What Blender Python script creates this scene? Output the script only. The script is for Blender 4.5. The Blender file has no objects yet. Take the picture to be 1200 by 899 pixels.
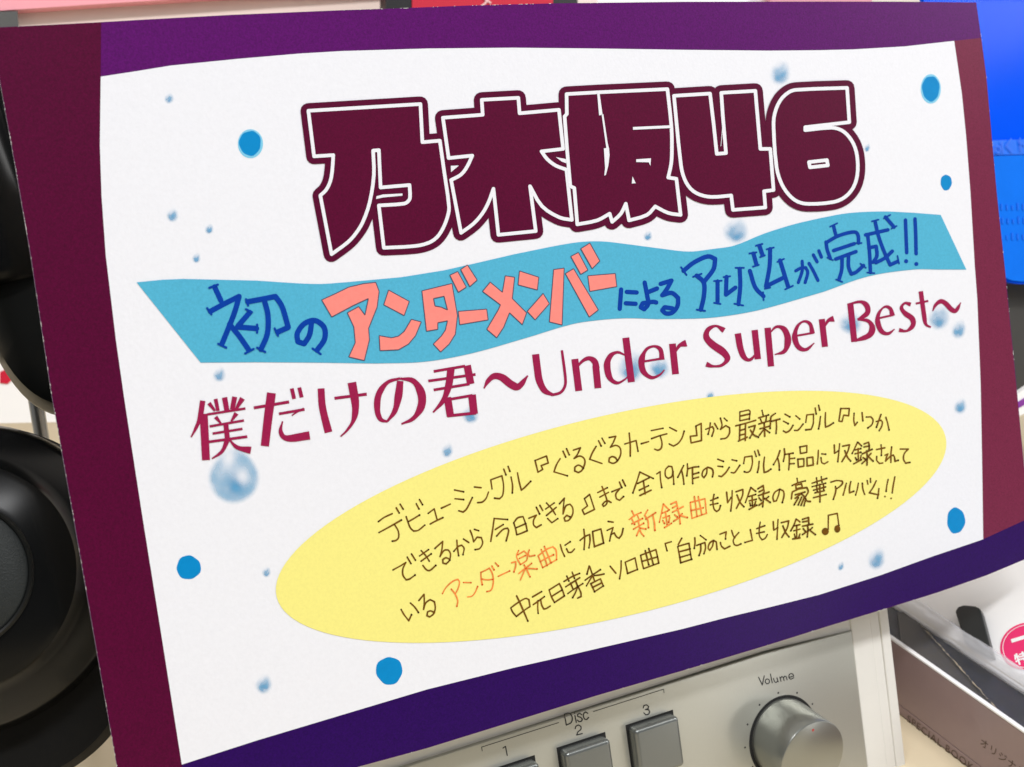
import bpy, bmesh, math, random
from mathutils import Vector, Matrix
from mathutils.geometry import tessellate_polygon
from mathutils import noise as mn
R_ = math.radians
random.seed(4)
scene = bpy.context.scene

# ------------------------------------------------------------------ camera
# "card frame": origin at the card's top left corner, x right, y away from the viewer, z up along the card.
LEAN = R_(18)                       # the card and the player behind it lean back by 18 degrees
cl, sl = math.cos(LEAN), math.sin(LEAN)
M = Matrix(((1, 0, 0), (0, cl, sl), (0, -sl, cl)))          # card frame -> world
FPX = 1320.0
RC = Matrix(((0.89868725, -0.4161266, -0.13856361),
             (-0.15743021, -0.01118304, -0.98746679),
             (0.40936164, 0.90923792, -0.07556095)))        # card frame -> camera (x right, y down, z forward)
CAM = Vector((-0.01077511, -0.27665416, -0.07512199))
cam_d = bpy.data.cameras.new('camera'); cam = bpy.data.objects.new('camera', cam_d)
scene.collection.objects.link(cam); scene.camera = cam
right = M @ RC.row[0].to_3d(); down = M @ RC.row[1].to_3d(); fwd = M @ RC.row[2].to_3d()
mw = Matrix((right, -down, -fwd)).transposed().to_4x4()
mw.translation = M @ CAM
cam.matrix_world = mw
cam_d.sensor_width = 36; cam_d.lens = FPX / 1200 * 36
cam_d.clip_start = 0.01; cam_d.clip_end = 50
cam_d.dof.use_dof = True; cam_d.dof.focus_distance = 0.31; cam_d.dof.aperture_fstop = 25

# ------------------------------------------------------------------ light
world = bpy.data.worlds.new('World'); scene.world = world; world.use_nodes = True
bg = world.node_tree.nodes['Background']
bg.inputs[0].default_value = (0.94, 0.97, 1.0, 1); bg.inputs[1].default_value = 0.20
def area(name, loc, target, sx, sy, power, color):
    l = bpy.data.lights.new(name, 'AREA'); l.shape = 'RECTANGLE'; l.size = sx; l.size_y = sy
    l.energy = power; l.color = color
    o = bpy.data.objects.new(name, l); scene.collection.objects.link(o)
    o.location = loc
    o.rotation_euler = (Vector(target) - Vector(loc)).to_track_quat('-Z', 'Y').to_euler()
    return o
area('ceiling_lamp', (0.1, -1.0, 1.9), (0.1, -1.0, 0), 1.3, 0.25, 36, (0.99, 0.99, 1.0))
area('ceiling_lamp', (-1.0, -0.5, 1.9), (-1.0, -0.5, 0), 0.25, 1.3, 16, (0.99, 0.99, 1.0))
area('ceiling_lamp', (1.75, -0.95, 1.25), (0.5, -0.3, 0), 0.4, 1.4, 22, (1.0, 0.985, 0.965))
area('hotspot_lamp', (0.97, -1.17, -0.28), (0.19, 0.0, -0.2), 0.28, 0.28, 1.5, (1.0, 0.99, 0.97))  # added lamp out of view, gives the bright hotspot on the silver panel and knob
scene.view_settings.view_transform = 'Standard'; scene.view_settings.look = 'None'
scene.view_settings.exposure = 0.0; scene.view_settings.gamma = 1.0
scene.cycles.max_bounces = 8; scene.cycles.transparent_max_bounces = 24
scene.cycles.use_denoising = True

# ------------------------------------------------------------------ geometry of sight lines (for laying out real planes)
def ray(px, py):
    v = Vector(((px - 600) / FPX, (py - 449.5) / FPX, 1))
    return RC.transposed() @ v
def on_y(px, py, Y):                 # point (card frame) on the plane parallel to the card, Y behind it
    d = ray(px, py); return CAM + d * ((Y - CAM.y) / d.y)
def on_x(px, py, X):
    d = ray(px, py); return CAM + d * ((X - CAM.x) / d.x)
def S(px, py, h=0.0):                # world point printed on the card, h above its face
    p = on_y(px, py, 0.0); p.y -= h; return M @ p
def W(p): return M @ Vector(p)
MI = M.transposed()
def C_(p): return MI @ Vector(p)     # world -> card frame

# ------------------------------------------------------------------ materials
def mat(name, col, rough=0.5, metal=0.0, coat=0.0, noise=0.0, nscale=400, bump=0.0, bscale=900, spec=0.5, coat_rough=0.25,
        trans=0.0, ior=1.45, aniso=0.0):
    m = bpy.data.materials.new(name); m.use_nodes = True
    nt = m.node_tree; b = nt.nodes['Principled BSDF']
    b.inputs['Base Color'].default_value = (*col, 1)
    b.inputs['Roughness'].default_value = rough; b.inputs['Metallic'].default_value = metal
    b.inputs['Coat Weight'].default_value = coat; b.inputs['Coat Roughness'].default_value = coat_rough
    b.inputs['Specular IOR Level'].default_value = spec
    b.inputs['Transmission Weight'].default_value = trans; b.inputs['IOR'].default_value = ior
    if noise or bump:
        tc = nt.nodes.new('ShaderNodeTexCoord')
    if noise:
        n = nt.nodes.new('ShaderNodeTexNoise'); n.inputs['Scale'].default_value = nscale
        n.inputs['Detail'].default_value = 6; n.inputs['Roughness'].default_value = 0.75
        nt.links.new(tc.outputs['Object'], n.inputs['Vector'])
        mp = nt.nodes.new('ShaderNodeMapRange')
        mp.inputs[1].default_value = 0.3; mp.inputs[2].default_value = 0.7
        mp.inputs[3].default_value = 1 - noise; mp.inputs[4].default_value = 1 + noise
        nt.links.new(n.outputs['Fac'], mp.inputs[0])
        mx = nt.nodes.new('ShaderNodeVectorMath'); mx.operation = 'SCALE'
        mx.inputs[0].default_value = col
        nt.links.new(mp.outputs[0], mx.inputs['Scale'])
        nt.links.new(mx.outputs[0], b.inputs['Base Color'])
    if bump:
        n2 = nt.nodes.new('ShaderNodeTexNoise'); n2.inputs['Scale'].default_value = bscale; n2.inputs['Detail'].default_value = 4
        nt.links.new(tc.outputs['Object'], n2.inputs['Vector'])
        bp = nt.nodes.new('ShaderNodeBump'); bp.inputs['Strength'].default_value = bump; bp.inputs['Distance'].default_value = 0.0002
        nt.links.new(n2.outputs['Fac'], bp.inputs['Height']); nt.links.new(bp.outputs[0], b.inputs['Normal'])
    return m
def lin(r, g, b):
    f = lambda c: ((c / 255 + 0.055) / 1.055) ** 2.4 if c > 10 else c / 255 / 12.92
    return (f(r), f(g), f(b))
PAPER = dict(rough=0.55, spec=0.10, coat=0.13, coat_rough=0.28, bump=0.22, bscale=1100)
m_paper = mat('white_paper', lin(230, 231, 237), noise=0.026, nscale=900, **PAPER)
m_core = mat('card_core', (0.75, 0.74, 0.72), rough=0.8)
m_maroon = mat('maroon_print', lin(80, 0, 46), noise=0.34, nscale=1900, **PAPER)
m_purple = mat('purple_print', lin(86, 8, 98), noise=0.34, nscale=1900, **PAPER)
m_wine = mat('wine_print', lin(112, 34, 64), noise=0.26, nscale=1900, **PAPER)
m_indigo = mat('indigo_print', lin(40, 0, 84), noise=0.34, nscale=1900, **PAPER)
m_logo = mat('logo_maroon', lin(84, 0, 44), noise=0.26, nscale=1900, **PAPER)
m_ribbon = mat('sky_blue_print', lin(80, 172, 204), noise=0.10, nscale=1500, **PAPER)
m_yellow = mat('yellow_print', lin(238, 229, 132), noise=0.045, nscale=1200, **PAPER)
m_blueink = mat('blue_marker', lin(0, 58, 156), rough=0.55, spec=0.12, noise=0.12, nscale=500)
m_pink = mat('coral_marker', lin(240, 136, 126), rough=0.55, spec=0.15, noise=0.06, nscale=600)
m_line = mat('dark_outline', lin(70, 60, 85), rough=0.6)
m_crimson = mat('crimson_print', lin(150, 26, 72), noise=0.18, nscale=1900, **PAPER)
m_browndk = mat('brown_pen_end', lin(56, 32, 6), rough=0.6, spec=0.1)
m_orangedk = mat('orange_pen_end', lin(206, 84, 30), rough=0.6, spec=0.1)
m_brown = mat('brown_pen', lin(110, 72, 14), rough=0.6, spec=0.1, noise=0.45, nscale=260)
m_orange = mat('orange_pen', lin(234, 136, 66), rough=0.6, spec=0.1, noise=0.35, nscale=260)
m_dot = mat('blue_dot', lin(0, 132, 196), rough=0.5, spec=0.15, noise=0.05, nscale=300)
m_dotrim = mat('pale_dot_rim', lin(120, 196, 226), rough=0.45)
m_silver = mat('silver_panel', lin(186, 186, 177), rough=0.30, metal=0.55, noise=0.02, nscale=1500, bump=0.05, bscale=3000)
m_knob = mat('knob_metal', lin(158, 160, 155), rough=0.3, metal=0.85, bump=0.04, bscale=3000)
m_btn = mat('button_grey', lin(124, 127, 125), rough=0.26, metal=0.65, bump=0.04, bscale=3000)
m_ink = mat('black_print', (0.03, 0.03, 0.03), rough=0.5)
m_case = mat('white_case', lin(228, 226, 220), rough=0.45, noise=0.02, nscale=60)
m_gap = mat('dark_gap', (0.01, 0.01, 0.01), rough=0.8)
m_red = mat('red_index', lin(190, 60, 60), rough=0.5)
m_black = mat('gloss_black', (0.003, 0.0032, 0.0032), rough=0.24, spec=0.2, bump=0.03, bscale=60)
m_grain = mat('grained_black', (0.017, 0.02, 0.02), rough=0.5, spec=0.3, bump=0.9, bscale=2600)
m_dgrey = mat('dark_grey_plastic', (0.005, 0.0055, 0.005), rough=0.36, spec=0.25, bump=0.15, bscale=500)
m_pad = mat('ear_pad', (0.005, 0.005, 0.005), rough=0.7, spec=0.2, bump=0.3, bscale=700)
m_steel = mat('steel', (0.45, 0.45, 0.44), rough=0.3, metal=0.9)
m_blue = mat('blue_acrylic', lin(0, 82, 240), rough=0.16, spec=0.06, noise=0.05, nscale=8)
m_blue2 = mat('blue_acrylic_light', lin(20, 114, 236), rough=0.2, spec=0.08, noise=0.08, nscale=20)
m_blue3 = mat('blue_print_text', lin(44, 112, 236), rough=0.3)
m_blue4 = mat('blue_print_dark', lin(14, 110, 238), rough=0.3)
m_table = mat('cream_table', lin(232, 216, 184), rough=0.4, noise=0.04, nscale=14)
m_wall = mat('white_wall', lin(236, 231, 224), rough=0.7)
m_mauve = mat('mauve_board', lin(150, 128, 128), rough=0.3, coat=0.3, coat_rough=0.08, noise=0.03, nscale=120)
m_whitebox = mat('white_gloss', lin(248, 247, 246), rough=0.25, coat=0.3, coat_rough=0.05)
m_tray = mat('black_tray', (0.018, 0.018, 0.02), rough=0.35)
m_inner = mat('dark_olive_inlay', (0.05, 0.042, 0.03), rough=0.4)
m_brownink = mat('dull_brown_print', lin(92, 74, 62), rough=0.6)
m_sticker = mat('hot_pink_sticker', lin(236, 40, 110), rough=0.4)
m_clip = mat('black_clip', (0.012, 0.014, 0.014), rough=0.35)
m_rosy = mat('pink_shelf_sign', lin(250, 168, 178), rough=0.5)
m_greyshelf = mat('grey_shelf_metal', lin(240, 222, 212), rough=0.5, noise=0.03, nscale=6)
m_redlabel = mat('red_label', lin(200, 12, 50), rough=0.5)
m_film = bpy.data.materials.new('clear_film'); m_film.use_nodes = True
_nt = m_film.node_tree; _b = _nt.nodes['Principled BSDF']
_b.inputs['Base Color'].default_value = (0.25, 0.25, 0.27, 1); _b.inputs['Roughness'].default_value = 0.08
_g = _nt.nodes.new('ShaderNodeBsdfTransparent'); _m = _nt.nodes.new('ShaderNodeMixShader')
_m.inputs[0].default_value = 0.13
_nt.links.new(_g.outputs[0], _m.inputs[1]); _nt.links.new(_b.outputs[0], _m.inputs[2])
_nt.links.new(_m.outputs[0], _nt.nodes['Material Output'].inputs[0])
m_seam = m_film.copy(); m_seam.name = 'folded_film'
m_seam.node_tree.nodes['Mix Shader'].inputs[0].default_value = 0.42
m_seam.node_tree.nodes['Principled BSDF'].inputs['Base Color'].default_value = (0.85, 0.85, 0.88, 1)
# printed water drops: colour and ink density stored per vertex
m_drop = bpy.data.materials.new('drop_print'); m_drop.use_nodes = True
_nt = m_drop.node_tree; _b = _nt.nodes['Principled BSDF']; _b.inputs['Roughness'].default_value = 0.45
_a = _nt.nodes.new('ShaderNodeAttribute'); _a.attribute_name = 'ink'
_g = _nt.nodes.new('ShaderNodeBsdfTransparent'); _m = _nt.nodes.new('ShaderNodeMixShader')
_nt.links.new(_a.outputs['Color'], _b.inputs['Base Color']); _nt.links.new(_a.outputs['Alpha'], _m.inputs[0])
_nt.links.new(_g.outputs[0], _m.inputs[1]); _nt.links.new(_b.outputs[0], _m.inputs[2])
_nt.links.new(_m.outputs[0], _nt.nodes['Material Output'].inputs[0])

# ------------------------------------------------------------------ object helpers
COL = scene.collection
def link(name, verts, faces, mats, parent=None, fmats=None, smooth=False):
    me = bpy.data.meshes.new(name)
    me.from_pydata([tuple(v) for v in verts], [], faces)
    if not isinstance(mats, (list, tuple)): mats = [mats]
    for m in mats: me.materials.append(m)
    if fmats:
        for p, i in zip(me.polygons, fmats): p.material_index = i
    if smooth: me.shade_smooth()
    me.update()
    o = bpy.data.objects.new(name, me); COL.objects.link(o)
    if parent: adopt(o, parent)
    return o
def adopt(o, parent):
    o.parent = parent
    if parent.parent: base = parent.parent.location + parent.location if parent.type != 'EMPTY' else parent.location
    else: base = parent.location
    me = o.data
    if me and hasattr(me, 'vertices') and base.length > 0:
        me.transform(Matrix.Translation(-base))
def thing(name, label, cat, loc, group=None):
    o = bpy.data.objects.new(name, None); COL.objects.link(o); o.location = loc; o.empty_display_size = 0.02
    tag(o, label, cat, group); return o
def tag(o, label, cat, group=None):
    o['label'] = label; o['category'] = cat
    if group: o['group'] = group
def structure(o): o['kind'] = 'structure'; return o

def prism(pts, normal, depth, bevel=0.0):
    """solid from a planar outline (world points), pushed along -normal by depth"""
    n = len(pts); N = Vector(normal).normalized()
    v = [Vector(p) for p in pts] + [Vector(p) - N * depth for p in pts]
    tris = tessellate_polygon([[Vector(p) for p in pts]])
    f = []
    for t in tris:
        a, b, c = (v[i] for i in t)
        if (b - a).cross(c - a).dot(N) < 0: t = (t[0], t[2], t[1])
        f.append(tuple(t)); f.append((t[2] + n, t[1] + n, t[0] + n))
    nf = len(f)
    for i in range(n):
        j = (i + 1) % n; f.append((i, j, j + n, i + n))
    return v, f, nf
def bevelled(o, w, seg=3):
    b = o.modifiers.new('edge', 'BEVEL'); b.width = w; b.segments = seg; b.limit_method = 'ANGLE'; b.angle_limit = R_(40)
    o.data.shade_smooth()
    e = o.modifiers.new('wn', 'WEIGHTED_NORMAL'); e.keep_sharp = False
    return o
def box_mesh(frame, x0, x1, y0, y1, z0, z1):
    """frame: 'card' or 'world' axis aligned box"""
    T = W if frame == 'card' else (lambda p: Vector(p))
    v = [T((x, y, z)) for x in (x0, x1) for y in (y0, y1) for z in (z0, z1)]
    f = [(0, 1, 3, 2), (4, 6, 7, 5), (0, 4, 5, 1), (2, 3, 7, 6), (0, 2, 6, 4), (1, 5, 7, 3)]
    return v, f
def ngon_px(poly, h, holes=()):
    loops = [[Vector((x, y, 0)) for x, y in poly]] + [[Vector((x, y, 0)) for x, y in hl] for hl in holes]
    tr = tessellate_polygon(loops)
    flat = [p for l in loops for p in l]
    v = [S(p.x, p.y, h) for p in flat]
    f = []
    for t in tr:
        a, b, c = (flat[i] for i in t)
        # image y runs down: clockwise on screen faces the viewer
        if (b.x - a.x) * (c.y - a.y) - (b.y - a.y) * (c.x - a.x) > 0: t = (t[0], t[2], t[1])
        f.append(tuple(t))
    return v, f
def nums(s): return [float(t) for t in s.split()]
def poly(s, ox=0, oy=0, k=1.0):
    a = nums(s); return [(ox + a[i] / k, oy + a[i + 1] / k) for i in range(0, len(a), 2)]
def smooth_closed(p, n=4):
    out = []
    L = len(p)
    for i in range(L):
        p0, p1, p2, p3 = p[i - 1], p[i], p[(i + 1) % L], p[(i + 2) % L]
        for k in range(n):
            t = k / n
            out.append(tuple(0.5 * ((2 * p1[d]) + (-p0[d] + p2[d]) * t + (2 * p0[d] - 5 * p1[d] + 4 * p2[d] - p3[d]) * t * t
                                    + (-p0[d] + 3 * p1[d] - 3 * p2[d] + p3[d]) * t ** 3) for d in (0, 1)))
    return out
def smooth_open(p, n=5):
    if len(p) < 3: return list(p)
    q = [(2 * p[0][0] - p[1][0], 2 * p[0][1] - p[1][1])] + list(p) + [(2 * p[-1][0] - p[-2][0], 2 * p[-1][1] - p[-2][1])]
    out = []
    for i in range(1, len(q) - 2):
        p0, p1, p2, p3 = q[i - 1:i + 3]
        for k in range(n):
            t = k / n
            out.append(tuple(0.5 * ((2 * p1[d]) + (-p0[d] + p2[d]) * t + (2 * p0[d] - 5 * p1[d] + 4 * p2[d] - p3[d]) * t * t
                                    + (-p0[d] + 3 * p1[d] - 3 * p2[d] + p3[d]) * t ** 3) for d in (0, 1)))
    out.append(tuple(p[-1])); return out

def soften(p, n=3):
    # curves stay curves: only bends under 40 degrees between shortish runs are rounded
    L = len(p); sm = []
    for i in range(L):
        a, b, c = p[i - 1], p[i], p[(i + 1) % L]
        an = abs((math.atan2(c[1] - b[1], c[0] - b[0]) - math.atan2(b[1] - a[1], b[0] - a[0]) + math.pi) % (2 * math.pi) - math.pi)
        sm.append(math.degrees(an) < 42 and math.degrees(an) > 4)
    out = []
    for i in range(L):
        a, b, c, d = p[i - 1], p[i], p[(i + 1) % L], p[(i + 2) % L]
        out.append(b)
        if sm[i] or sm[(i + 1) % L]:
            l = math.hypot(c[0] - b[0], c[1] - b[1])
            t1 = ((c[0] - a[0]), (c[1] - a[1])) if sm[i] else (c[0] - b[0], c[1] - b[1])
            t2 = ((d[0] - b[0]), (d[1] - b[1])) if sm[(i + 1) % L] else (c[0] - b[0], c[1] - b[1])
            q1 = math.hypot(*t1) or 1; q2 = math.hypot(*t2) or 1
            for k in range(1, n):
                u = k / n; h00 = 2*u**3-3*u*u+1; h10 = u**3-2*u*u+u; h01 = -2*u**3+3*u*u; h11 = u**3-u*u
                out.append(tuple(h00*b[e] + h10*t1[e]/q1*l + h01*c[e] + h11*t2[e]/q2*l for e in (0, 1)))
    return out
class Print:
    """collects ink laid on the card"""
    def __init__(s, h): s.v = []; s.f = []; s.m = []; s.h = h
    def up(s, d=4e-6): s.h += d
    def add(s, v, f, mi=0):
        b = len(s.v); s.v += v; s.f += [tuple(i + b for i in t) for t in f]; s.m += [mi] * len(f)
    def disc(s, x, y, r, mi=0, n=12, ry=None):
        ry = ry or r
        v = [S(x, y, s.h)] + [S(x + r * math.cos(k * 2 * math.pi / n), y + ry * math.sin(k * 2 * math.pi / n), s.h) for k in range(n)]
        s.add(v, [(0, 1 + (k + 1) % n, 1 + k) for k in range(n)], mi)
    def ribbon(s, pts, widths, mi=0, cap=True):
        """pts px, widths full widths at equal steps along the stroke"""
        d = [0.0]
        for a, b in zip(pts, pts[1:]): d.append(d[-1] + math.hypot(b[0] - a[0], b[1] - a[1]))
        T = d[-1] or 1.0; n = len(pts); v = []
        def wid(t):
            if len(widths) == 1: return widths[0]
            x = t * (len(widths) - 1); i = min(int(x), len(widths) - 2); u = x - i
            u = u * u * (3 - 2 * u)
            return widths[i] * (1 - u) + widths[i + 1] * u
        for i, p in enumerate(pts):
            a = pts[max(0, i - 1)]; b = pts[min(n - 1, i + 1)]
            tx, ty = b[0] - a[0], b[1] - a[1]; L = math.hypot(tx, ty) or 1; tx /= L; ty /= L
            k = 1.0
            if 0 < i < n - 1:
                ux, uy = p[0] - a[0], p[1] - a[1]; q = math.hypot(ux, uy) or 1
                k = 1 / max(0.6, abs((ux * tx + uy * ty) / q))
            w = wid(d[i] / T) / 2 * k
            h = s.h + 3e-7 * i
            v.append(S(p[0] - ty * w, p[1] + tx * w, h)); v.append(S(p[0] + ty * w, p[1] - tx * w, h))
        s.add(v, [(2 * i, 2 * i + 2, 2 * i + 3, 2 * i + 1) for i in range(n - 1)], mi)
        if cap:
            s.up(3e-7 * n + 1e-6)
            s.disc(*pts[0], wid(0) / 2 * 0.99, mi, 10); s.up(1e-6); s.disc(*pts[-1], wid(1) / 2 * 0.99, mi, 10)
        s.up(3e-7 * n + 2e-6)
    pen = None
    def stroke(s, pts, widths, mi=0, cap=True, sharp=55):
        # break at sharp corners
        if len(pts) == 1 or (len(pts) == 2 and abs(pts[0][0] - pts[1][0]) + abs(pts[0][1] - pts[1][1]) < 1.0):
            s.disc(*pts[0], widths[0] / 2 * 1.15, mi); s.up(); return
        runs = [[pts[0]]]
        for i in range(1, len(pts)):
            runs[-1].append(pts[i])
            if i < len(pts) - 1 and len(widths) == 1:
                a, b, c = pts[i - 1:i + 2]
                an = math.degrees(abs((math.atan2(c[1] - b[1], c[0] - b[0]) - math.atan2(b[1] - a[1], b[0] - a[0]) + math.pi) % (2 * math.pi) - math.pi))
                if an > sharp: runs.append([pts[i]])
        for r in runs:
            w = widths
            if s.pen and len(widths) == 1: w = [widths[0] * s.pen.uniform(0.82, 1.12) for _ in range(4)]
            s.ribbon(smooth_open(r), w, mi, cap)
        if s.pen and len(widths) == 1:
            for e, q in ((pts[-1], 0.62), (pts[0], 0.48)):
                if s.pen.random() < 0.8:
                    s.disc(e[0], e[1], widths[0] * q * s.pen.uniform(0.85, 1.1), 1, 10); s.up(1e-6)
    def build(s, name, mats, parent, label=None):
        o = link(name, s.v, s.f, mats, parent, s.m)
        if label: o['label'] = label
        return o

# ==================================================================== SETTING
TABLE_X = 0.262
tb = M @ on_x(1050, 835, TABLE_X)          # foot of the slipcase side = table height
TZ = tb.z
v, f = box_mesh('world', -0.6, 1.2, -0.6, 0.62, TZ - 0.03, TZ)
structure(link('table', v, f, m_table))
v, f = box_mesh('world', -1.6, 2.2, 0.64, 0.70, TZ - 0.03, 1.2)
structure(link('back_wall', v, f, m_wall))
v, f = box_mesh('world', -3, 3, -3, 3, TZ - 0.9, TZ - 0.8)
structure(link('floor', v, f, m_wall))

# ==================================================================== CARD
card = thing('promotion_card', 'large purple and maroon bordered handmade announcement card for an idol album', 'sign',
             M @ Vector((0.15, 0.0, -0.19)))
OUT = poly('-11 33 0 32 60 29 118 26 160 23.5 270 17.5 400 12 475 9.5 550 6.5 650 4 800 2.2 960 2 1050 2 1144 3 '
           '1150 45 1156 90 1164 180 1168 225 1178 318 1184 380 1191 450 1200 545 1206 607 1211 651 '
           '1200 656 1157 674 1100 694 1036 714 970 734 900 756 800 786 700 815 600 846 500 877 419 899 300 935 151 979 '
           '137 899 111 750 85 600 60 460 36 300 17 190 0 96')
pts = [S(x, y, 0) for x, y in OUT]
v, f, nf = prism(pts, M @ Vector((0, -1, 0)), 0.0011)
fm = [0 if i % 2 == 0 and i < nf else 1 for i in range(len(f))]
link('backing_board', v, f, [m_purple, m_core], card, fm)
H1, H2, H3, H4 = 5e-5, 1.1e-4, 1.7e-4, 2.3e-4
v, f = ngon_px(poly('-10.5 33.5 0 32.3 60 29.3 118.5 26.3 118 90 117 170 119 230 124 300 136 400 146 470 166 600 190 750 213 896 214 953 '
                    '151.5 978 137.4 899 111.5 750 85.5 600 60.5 460 36.5 300 17.5 190 0.5 97'), H1)
link('border_strip', v, f, m_maroon, card)['label'] = 'wide maroon strip down the left edge'
v, f = ngon_px(poly('1118 48 1149.5 44.5 1155.6 90 1163.5 180 1167.5 225 1177.5 318 1183.5 380 1190.5 450 1199.5 545 1205.5 606 '
                    '1200 610 1152 632 1151 560 1149 450 1145 350 1142 310 1137 225 1132 160 1127 110'), H1)
link('border_strip', v, f, m_wine, card)['label'] = 'narrow maroon strip down the right edge'
v, f = ngon_px(soften(poly('118 90 160 83.5 200 77 280 69 350 63 400 60 500 57 600 56 700 57 800 58.5 900 59.5 960 59 1000 58 1060 54.5 1118 48 '
                    '1127 110 1132 160 1137 225 1142 310 1145 350 1149 450 1151 560 1152 632 1090 653 1032 674 960 697 900 712 850 724 '
                    '800 737 700 760 640 774 600 783 500 808 400 838 300 868 213 896 190 750 166 600 146 470 136 400 124 300 119 230 117 170'), 5), H1 + 2e-5)
bv, bf = ngon_px(poly('213.5 896.5 300 868 400 838 500 808 600 783 640 774 700 760 800 737 850 724 900 712 960 697 1032 674 1090 653 1152 632 1200 610 1205.5 606 1210.5 650.5 '
                    '1200 655.3 1157 673.3 1100 693.3 1036 713.3 970 733.3 900 755.3 800 785.3 700 814.3 600 845.3 500 876.3 419 898.3 300 934.3 152 978 214 953'), H1 + 1e-5)
link('border_strip', bv, bf, m_indigo, card)['label'] = 'deep indigo strip along the bottom edge'
panel = link('white_panel', v, f, m_paper, card)

rw = random.Random(11); wv = []; wf = []
for a, b, cnt in (((0, 97), (137, 899), 110), ((0, 33), (118, 26.5), 5), ((400, 12.5), (700, 4), 40), ((1144, 4), (1191, 450), 18), ((419, 898), (1157, 673.5), 14)):
    for _ in range(cnt):
        t = rw.random(); i0 = min(range(len(OUT)), key=lambda i: (OUT[i][0] - a[0]) ** 2 + (OUT[i][1] - a[1]) ** 2)
        # nearest point on the outline
        x = a[0] + (b[0] - a[0]) * t; y = a[1] + (b[1] - a[1]) * t; best = None
        for i in range(len(OUT)):
            p, q = OUT[i], OUT[(i + 1) % len(OUT)]; dx, dy = q[0] - p[0], q[1] - p[1]; L2 = dx * dx + dy * dy
            u = max(0, min(1, ((x - p[0]) * dx + (y - p[1]) * dy) / L2)); c = (p[0] + u * dx, p[1] + u * dy); d = (c[0] - x) ** 2 + (c[1] - y) ** 2
            if best is None or d < best[0]: L = math.sqrt(L2); best = (d, c, (dx / L, dy / L))
        _, c, tg = best; ln = rw.uniform(0.3, 1.5) * (1 if rw.random() < .85 else 2.2); dp = rw.uniform(0.2, 0.65); nx_, ny_ = -tg[1], tg[0]
        P4 = [(c[0] - tg[0] * ln, c[1] - tg[1] * ln), (c[0] + tg[0] * ln, c[1] + tg[1] * ln), (c[0] + tg[0] * ln * .3 + nx_ * dp, c[1] + tg[1] * ln * .3 + ny_ * dp), (c[0] - tg[0] * ln * .5 + nx_ * dp * .7, c[1] - tg[1] * ln * .5 + ny_ * dp * .7)]
        k0 = len(wv); wv += [S(px, py, H1 + 3e-5 + k0 * 2e-8) for px, py in P4]; wf.append((k0, k0 + 1, k0 + 2, k0 + 3))
link('worn_edge_chips', wv, wf, m_core, card)['kind'] = 'stuff'

# ---- water drops
def drop(x, y, rx, ry, dens=0.85, big=False, rot=0.35):
    NR, NA = 12, 28; vs = []; cs = []
    ca, sa = math.cos(rot), math.sin(rot)
    deep = lin(84, 156, 202); mid = lin(132, 184, 218); white = lin(236, 240, 244)
    def ink(u, w):
        r = math.hypot(u, w)
        edge = max(0.0, min(1.0, (1.0 - r) / (0.26 if big else 0.75))); edge = edge * edge * (3 - 2 * edge)
        g = math.exp(-((u - 0.10) ** 2 + (w - 0.30) ** 2) / (0.16 if big else 0.34))
        if big:
            hl = math.exp(-((u - 0.30) ** 2 + (w - 0.02) ** 2) / 0.10) * 0.9 + math.exp(-((u + .25) ** 2 + (w + 0.6) ** 2) / 0.14) * 0.8
            a = edge * max(0.04, 0.62 + 0.38 * g - hl * 0.75)
            c = [mid[i] * (1 - g) + deep[i] * g for i in range(3)]
        else:
            a = edge * dens * min(1.0, 0.55 + 0.6 * g) * (1 - 0.45 * math.exp(-((u + .35) ** 2 + (w + 0.5) ** 2) / 0.2))
            c = [mid[i] * (1 - g) + deep[i] * g for i in range(3)]
        a *= 0.86 + 0.28 * mn.noise(Vector((u * 2.6 + x, w * 2.6 + y, 0.3))) * 1.6
        return (*c, max(0.0, min(1.0, a)))
    def put(u, w):
        wy = w if w > 0 else w * (1.28 if not big else 1.12)
        taper = 1.0 if w > 0 else 1 - 0.30 * (-w) ** 1.6
        X = u * rx * taper; Y = wy * ry
        vs.append(S(x + X * ca - Y * sa, y + X * sa + Y * ca, H2)); cs.append(ink(u, w))
    put(0, 0)
    for i in range(1, NR + 1):
        for k in range(NA):
            t = 2 * math.pi * k / NA; put(math.cos(t) * i / NR, math.sin(t) * i / NR)
    fs = [(0, 1 + (k + 1) % NA, 1 + k) for k in range(NA)]
    for i in range(1, NR):
        a = 1 + (i - 1) * NA; b = a + NA
        for k in range(NA):
            j = (k + 1) % NA; fs.append((a + k, a + j, b + j, b + k))
    o = link('water_drop', vs, fs, m_drop, panel)
    at = o.data.color_attributes.new('ink', 'FLOAT_COLOR', 'POINT')
    for i, c in enumerate(cs): at.data[i].color = c
    return o
for d in [(198, 116, 6.5, 6.5), (202, 253, 8.5, 8.5), (245, 269, 6, 6.5), (230, 303, 6, 6.5), (257, 440, 9, 9), (312, 671, 6, 6.5),
          (309, 803, 11.5, 12), (914, 87, 14, 15), (1016, 174, 4, 5.5), (759, 277, 6, 6.5), (862, 272, 18, 16), (740, 431, 19, 20),
          (772, 432, 15, 14), (996, 380, 17, 14), (1100, 373, 15, 16), (1123, 387, 10, 12), (551, 487, 12, 11), (524, 529, 8, 9),
          (832, 464, 6, 6), (1125, 477, 9, 10), (1027, 656, 12, 14), (985, 664, 4.5, 6)]:
    drop(*d)
drop(274, 559, 32, 33, big=True, rot=0.05)
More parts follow.
